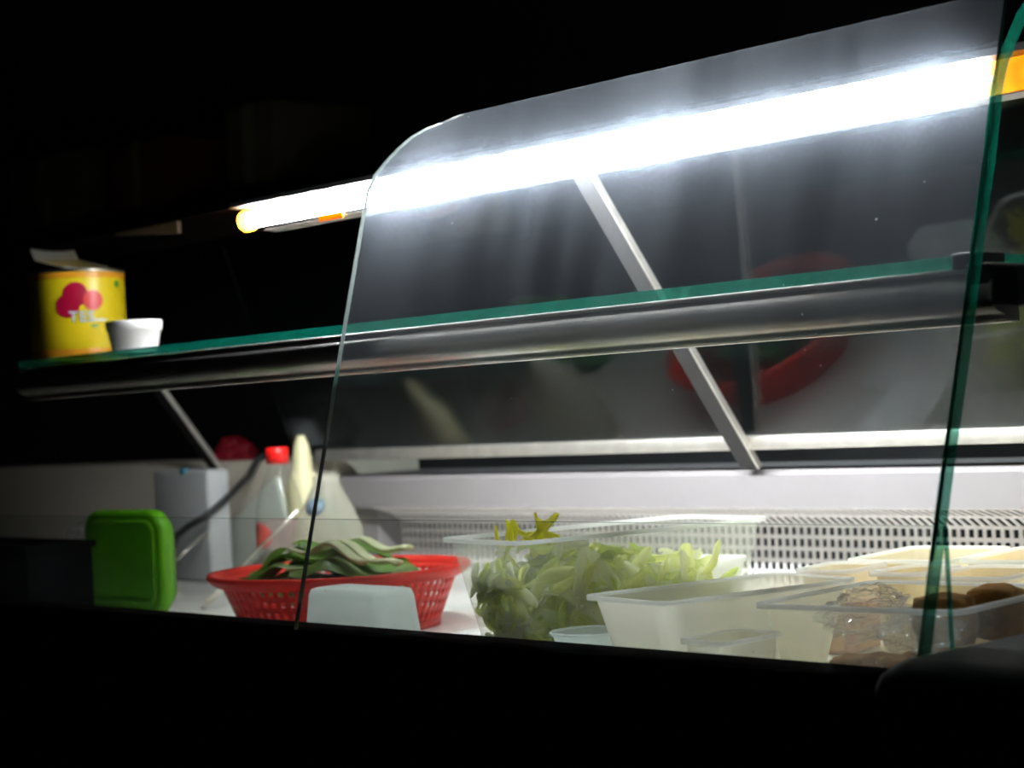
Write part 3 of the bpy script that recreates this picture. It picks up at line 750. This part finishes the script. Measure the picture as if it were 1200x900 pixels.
# red patch on the label, facing the customer
V, Fc = [], []
for j in range(9):
    for i in range(13):
        a = -PI/2-.15+(i/12-.5)*1.5*math.sqrt(max(0, 1-((j/8-.5)*2)**2)); V.append((.0334*math.cos(a), .0334*math.sin(a), H-.117+(j/8-.5)*.036))
for j in range(8):
    for i in range(12): q = j*13+i; Fc.append((q, q+1, q+14, q+13))
mesh('label_badge', V, Fc, M['label_pink'], Bt, True)
J = bottle('milky_jug', 382, 0, 1.47, 'milky plastic jug with a round grey blue badge beside the soda bottle')
HJ = at(378, 556, 1, 1.47).z-DECK
lathe('jug_body', [(.030, .0), (.046, .003), (.047, .04), (.044, HJ-.07), (.034, HJ-.045), (.022, HJ-.022), (.017, HJ-.012), (.017, HJ-.002), (.0, HJ)], M['milk_jug'], J, 40, cap=False)
o = lathe('badge', [(.0, .0), (.013, .0), (.013, .0015), (.009, .0017), (.009, .0023), (.0, .0023)], M['label_blue'], J, 28, cap=False)
o.rotation_euler = (math.radians(62), 0, .45); o.location = (.013, -.029, HJ-.040)
Q = bottle('cream_squeeze_bottle', 355, 0, 1.56, 'cream coloured squeeze bottle behind the red capped bottle')
HQ = at(350, 510, 1, 1.56).z-DECK
lathe('squeeze_body', [(.018, .0), (.024, .003), (.024, HQ-.075), (.019, HQ-.055), (.014, HQ-.05), (.0135, HQ-.03), (.010, HQ-.012), (.005, HQ), (.0, HQ)], M['cream'], Q, 30, cap=False)
# red plastic bag hanging over the ledge, hose, cutting board, white box
rb = at(276, 544, 1, Y_PAN+.050)
o = link('red_bag', crumple('red_bag', .034, .032, .028, 9, M['red_bag'], .25), [], None); o.location = (rb.x, Y_PAN+.050, Z_PAN+.012)
for v in o.data.vertices: v.co.z = max(v.co.z, -.0118)          # slumped on the panel top
tag(o, 'crumpled dark red plastic bag lying on top of the back panel behind the leaning post', 'plastic bag')
hose = [at(330, 545, 1, Y_PAN+.075), at(320, 545, 1, Y_PAN+.035), at(309, 546, 1, Y_PAN+.004), at(303, 548, 1, Y_PAN-.009)]
for p_, h_ in zip(hose, (.0056, .0056, .0066, .0030)): p_.z = Z_PAN+h_
hose += [at(u, v, 1, y) for (u, v, y) in ((292, 558, 1.668), (278, 572, 1.625), (262, 588, 1.590), (240, 606, 1.556), (222, 616, 1.545), (207, 628, 1.535))]
hose += [Vector((hose[-1].x-.020, 1.53, DECK+.035)), Vector((hose[-1].x-.035, 1.52, DECK+.0055)), Vector((hose[-1].x-.09, 1.50, DECK+.0055))]
o = sweep('black_hose', hose, .0055, M['dark_rubber'], None, 10); tag(o, 'black hose curving down the back panel to the deck', 'hose')
wa = at(177, 575, 1, 1.58); wb = at(246, 575, 1, 1.58); wt = at(210, 551, 1, 1.58).z
WB = empty('white_carton', ((wa.x+wb.x)/2, 1.600, DECK), -.05); tag(WB, 'tall white box with a blue mark standing behind the lime green box', 'box')
hwx = (wb.x-wa.x)/2
box('box_body', -hwx, hwx, -.02, .02, 0, wt-DECK, M['carton_white'], WB, .006, world=False)
box('blue_mark', .005, .020, -.0212, -.012, wt-DECK-.006, wt-DECK+.002, M['blue_print'], WB, .001, world=False)
# pale cutting board propped on one corner against the back panel
bp = at(290, 612, 1, 1.655)
CBo = empty('cutting_board', (bp.x, 1.655, DECK)); tag(CBo, 'pale grey green cutting board propped askew behind the soda bottle', 'cutting board')
bd = box('board', -.075, .075, -.006, .006, -.045, .045, M['board'], CBo, .005, world=False)
mt_ = Matrix.Rotation(math.radians(-13), 4, 'X') @ Matrix.Rotation(math.radians(-36), 4, 'Y')
bd.data.transform(mt_)
zlo = min(v.co.z for v in bd.data.vertices); tz = max(v.co.z for v in bd.data.vertices)
yhi = max(v.co.y for v in bd.data.vertices if v.co.z-zlo+DECK < Z_PAN)      # what lies below the panel top leans on its face
bd.data.transform(Matrix.Translation((0, Y_PAN+.0004-1.655-yhi, -zlo-.0003)))
# spoons
def spoon(tip, p1, label, r=.0028):
    """bowl tip on the deck, handle end leaning at p1"""
    tip, p1 = Vector(tip), Vector(p1); d = (p1-tip).normalized(); p0 = tip+d*.044
    E = empty('spoon', tip); tag(E, label, 'spoon')
    sweep('handle', [p0-tip, (p0+p1)/2-tip+Vector((0, 0, .002)), p1-tip], [r*.8, r, r*1.6], M['steel'], E, 8, flat=.6)
    bm = bmesh.new(); bmesh.ops.create_uvsphere(bm, u_segments=16, v_segments=8, radius=1)
    for v in bm.verts: v.co = Vector((v.co.x*.024, v.co.y*.016, -.005*(1-v.co.x**2-v.co.y**2) + (.0008 if v.co.z > 0 else -.0008)))
    o = bm_obj('bowl', bm, M['steel'], E, True)
    q = d.to_track_quat('X', 'Z').to_matrix().to_4x4(); o.data.transform(q); o.location = d*.0235
    lo = min((o.data.vertices[k].co.z for k in range(len(o.data.vertices))))+o.location.z
    E.location.z += max(0, (DECK+.0003)-(E.location.z+lo))
s1 = at(350, 598, 1, 1.4215)
spoon(at(236, 712, 2, -.2325), s1, 'bright steel spoon handle rising from behind the red basket')
s1 = at(243, 623, 1, 1.5735)
t_ = at(172, 690, 2, -.2325); spoon((t_.x, t_.y, DECK+.003), s1, 'steel spoon leaning on the white box behind the lime green box')
# black crate and clear bag at the far end
ca = at(0, 650, 1, 1.20); cbb = at(108, 650, 1, 1.20)
ct = at(60, 640, 1, 1.12).z
CR = empty('black_crate', ((ca.x+cbb.x)/2-.10, 1.155, DECK)); tag(CR, 'black plastic crate on the deck beside the lime green box', 'crate')
hx = (cbb.x-ca.x)/2+.10; hz = ct-DECK
bm = bmesh.new(); add_box(bm, -hx, hx, -.045, .045, 0, .004)
for (x0, x1, y0, y1) in ((-hx, hx, -.045, -.039), (-hx, hx, .039, .045), (-hx, -hx+.006, -.0395, .0395), (hx-.006, hx, -.0395, .0395)): add_box(bm, x0, x1, y0, y1, .003, hz-.007)
bm_obj('crate_shell', bm, M['crate'], CR)
bm = bmesh.new()
for (x0, x1, y0, y1) in ((-hx-.004, hx+.004, -.049, -.037), (-hx-.004, hx+.004, .037, .049), (-hx-.004, -hx+.008, -.0375, .0375), (hx-.008, hx+.004, -.0375, .0375)): add_box(bm, x0, x1, y0, y1, hz-.008, hz)
bm_obj('crate_rim', bm, M['crate'], CR)
cg = at(85, 592, 1, 1.44)
o = link('clear_bag', crumple('clear_bag', .045, .03, .055, 12, M['bag'], .4), []); o.location = (cg.x, 1.46, DECK+.05)
for v in o.data.vertices: v.co.z = max(v.co.z, -.0499)
tag(o, 'crumpled clear bag on the deck behind the black crate', 'plastic bag')

# ------------------------------------------------------------------ can and cup on the shelf
ya = Y_SHELF+.085
c0 = at(42, 413, 1, ya); c1 = at(147, 413, 1, ya)
Rc = .0610; ctop = at(120, 315, 1, ya).z-Z_SHELF
cc = at(93, 400, 1, ya)
CN = empty('yellow_can', (cc.x, ya, Z_SHELF)); tag(CN, 'yellow printed food can with red tomatoes standing on the glass shelf', 'can')
lathe('can_body', [(.0, .0), (Rc-.002, .0), (Rc, .002), (Rc, ctop-.003), (Rc-.001, ctop), (Rc-.004, ctop), (Rc-.005, ctop-.004), (.0, ctop-.004)], M['yellow'], CN, 64, cap=False)
lathe('bottom_band', [(Rc+.0003, .003), (Rc+.0006, .004), (Rc+.0006, .011), (Rc+.0003, .012)], M['orange_print'], CN, 64, cap=False)
lathe('top_band', [(Rc+.0003, ctop-.010), (Rc+.0006, ctop-.009), (Rc+.0006, ctop-.004), (Rc+.0003, ctop-.003)], M['orange_print'], CN, 64, cap=False)
lathe('top_seam', [(Rc-.001, ctop-.003), (Rc+.0015, ctop-.002), (Rc+.0015, ctop+.0015), (Rc-.002, ctop+.0015), (Rc-.003, ctop-.003)], M['tin'], CN, 64, cap=False)
view = math.atan2(-CN.location.y, -CN.location.x)     # direction from the can towards the camera
def wrap_disc(name, ang, z, ra, mat, lift, n=26, sy=1.0):
    V = [((Rc+lift)*math.cos(ang), (Rc+lift)*math.sin(ang), z)]
    for ring in (.5, 1):
        for i in range(n):
            t = 2*PI*i/n; a = ang + ra*ring*math.cos(t)/Rc; V.append(((Rc+lift)*math.cos(a), (Rc+lift)*math.sin(a), z+ra*sy*ring*math.sin(t)))
    Fc = [(0, 1+i, 1+(i+1) % n) for i in range(n)] + [(1+i, 1+n+i, 1+n+(i+1) % n, 1+(i+1) % n) for i in range(n)]
    return mesh(name, V, Fc, mat, CN, True)
px2m = ctop/100.0
def can_ang(u): return view + math.asin(max(-.98, min(.98, (u-95)*px2m/Rc)))
def can_z(v): return (415-v)*px2m
wrap_disc('tomato_picture', can_ang(93), can_z(343), 14*px2m, M['tomato'], .0008)
wrap_disc('tomato_picture', can_ang(84), can_z(356), 13*px2m, M['tomato'], .0010)
wrap_disc('tomato_picture', can_ang(112), can_z(350), 11.5*px2m, M['red_cap'], .0012)
wrap_disc('leaf_picture', can_ang(139), can_z(331), 4*px2m, M['green_print'], .0010)
wrap_disc('leaf_picture', can_ang(113), can_z(379), 4.5*px2m, M['green_print'], .0010, sy=.4)
wrap_disc('slogan_stripe', can_ang(120), can_z(372.5), 8*px2m, M['white_print'], .0011, sy=.18)
def wrap_text(body, ang, z, size, mat, lift, name='lettering', grow=0):
    cu = bpy.data.curves.new(name, 'FONT'); cu.body = body; cu.size = size; cu.align_x = 'CENTER'; cu.align_y = 'CENTER'; cu.offset = grow; cu.space_character = 1.1; cu.resolution_u = 3
    t = bpy.data.objects.new(name, cu); col.objects.link(t)
    dg = bpy.context.evaluated_depsgraph_get(); me = bpy.data.meshes.new_from_object(t.evaluated_get(dg))
    bpy.data.objects.remove(t)
    me.materials.clear()
    for v in me.vertices:
        x, y, _ = v.co; a = ang + x/Rc; v.co = ((Rc+lift)*math.cos(a), (Rc+lift)*math.sin(a), z+y)
    return link(name, me, mat, CN)
wrap_text('TES', can_ang(99), can_z(369), 17*px2m, M['blue_print'], .0014, 'lettering_outline', .0005)
wrap_text('TES', can_ang(99), can_z(369), 17*px2m, M['white_print'], .0018)
u0 = at(123, 411, 1, Y_SHELF+.045); u1 = at(187, 411, 1, Y_SHELF+.045)
sc_ = (u1-u0).length
cu_c = at(155, 395, 1, Y_SHELF+.045); Ru = 31*2.4/F*.98; Hu = 34*2.4/F
CU = empty('white_cup', (cu_c.x, Y_SHELF+.048, Z_SHELF)); tag(CU, 'small white foam cup on the shelf beside the yellow can', 'cup')
lathe('cup_shell', [(.0, .0), (Ru*.78, .0), (Ru*.82, .002), (Ru*.95, Hu*.66), (Ru*1.0, Hu*.68), (Ru*1.03, Hu*.93), (Ru*1.01, Hu), (Ru*.95, Hu), (Ru*.9, Hu*.7), (Ru*.74, .004), (.0, .004)], M['foam'], CU, 44, cap=False)
# pale curved sheet added on the can, imitating a lamp's bright reflection
la = at(72, 306, 1, ya)
V, Fc = [], []
for j in range(9):
    for i in range(25):
        x = -.043+.086*i/24; y = -.032+.064*j/8
        V.append((x, y, 1.2*max(0, -x-.032)+.22*(.043-x)+.3*y*y*8))
for j in range(8):
    for i in range(24): q = j*25+i; Fc.append((q, q+1, q+26, q+25))
o = mesh('glint_sheet', V, Fc, M['glint_film'], None, True); o.location = (cc.x-.016, ya, Z_SHELF+ctop+.0012); md = o.modifiers.new('solid', 'SOLIDIFY'); md.thickness = .003; md.offset = 1
tag(o, 'white curled sheet added on the yellow can as a bright lamp reflection', 'lid')

# ------------------------------------------------------------------ dim things on the wall behind
def carton(x0, x1, y0, y1, z0, z1, mat, label, name='carton'):
    E = empty(name, ((x0+x1)/2, (y0+y1)/2, z0)); tag(E, label, 'carton')
    hx, hy, h = (x1-x0)/2, (y1-y0)/2, z1-z0
    box('carton_body', -hx, hx, -hy, hy, 0, h, M[mat], E, .004, world=False)
    box('tape', -.02, .02, -hy-.0012, -hy+.01, h*.1, h+.0012, M['cream'], E, world=False)
zs = at(120, 262, 1, 2.6).z
WS = empty('wall_shelf', (-4.0, 2.75, zs-.02)); tag(WS, 'dark shelf board on brackets along the back wall', 'shelf')
box('board', -5.2, -2.8, 2.55, 2.95, zs-.022, zs, M['black'], WS, .003)
for x in (-4.9, -4.0, -3.1): box('bracket', x-.012, x+.012, 2.62, 2.95, zs-.16, zs-.021, M['post'], WS, .003)
def px_carton(u0, u1, v0, mat, label):
    a = at(u0, v0, 1, 2.6); b = at(u1, v0, 1, 2.6); carton(a.x, b.x, 2.6, 2.9, zs, a.z, mat, label)
px_carton(8, 98, 196, 'card', 'large dim cardboard carton on the dark wall shelf')
px_carton(125, 195, 175, 'card_red', 'dull red carton on the dark wall shelf')
px_carton(262, 318, 130, 'card', 'tall narrow carton on the dark wall shelf')

# prints and trims ride on the part that carries them
def under(part, *names):
    for c in list(part.parent.children):
        if c is not part and c.name.split('.')[0] in names: c.parent = part
under(bpy.data.objects['can_body'], 'bottom_band', 'top_band', 'top_seam', 'tomato_picture', 'leaf_picture', 'slogan_stripe', 'lettering', 'lettering_outline')
under(bpy.data.objects['bottle_shell'], 'label_band', 'label_badge')
under(bpy.data.objects['jug_body'], 'badge')
under(bpy.data.objects['lid'], 'lid_bead')
under(bpy.data.objects['box_body'], 'blue_mark')
under(bpy.data.objects['housing'], 'diffuser_lip', 'lamp_sticker')
under(bpy.data.objects['shelf_rail'], 'shelf_bracket', 'shelf_clip')
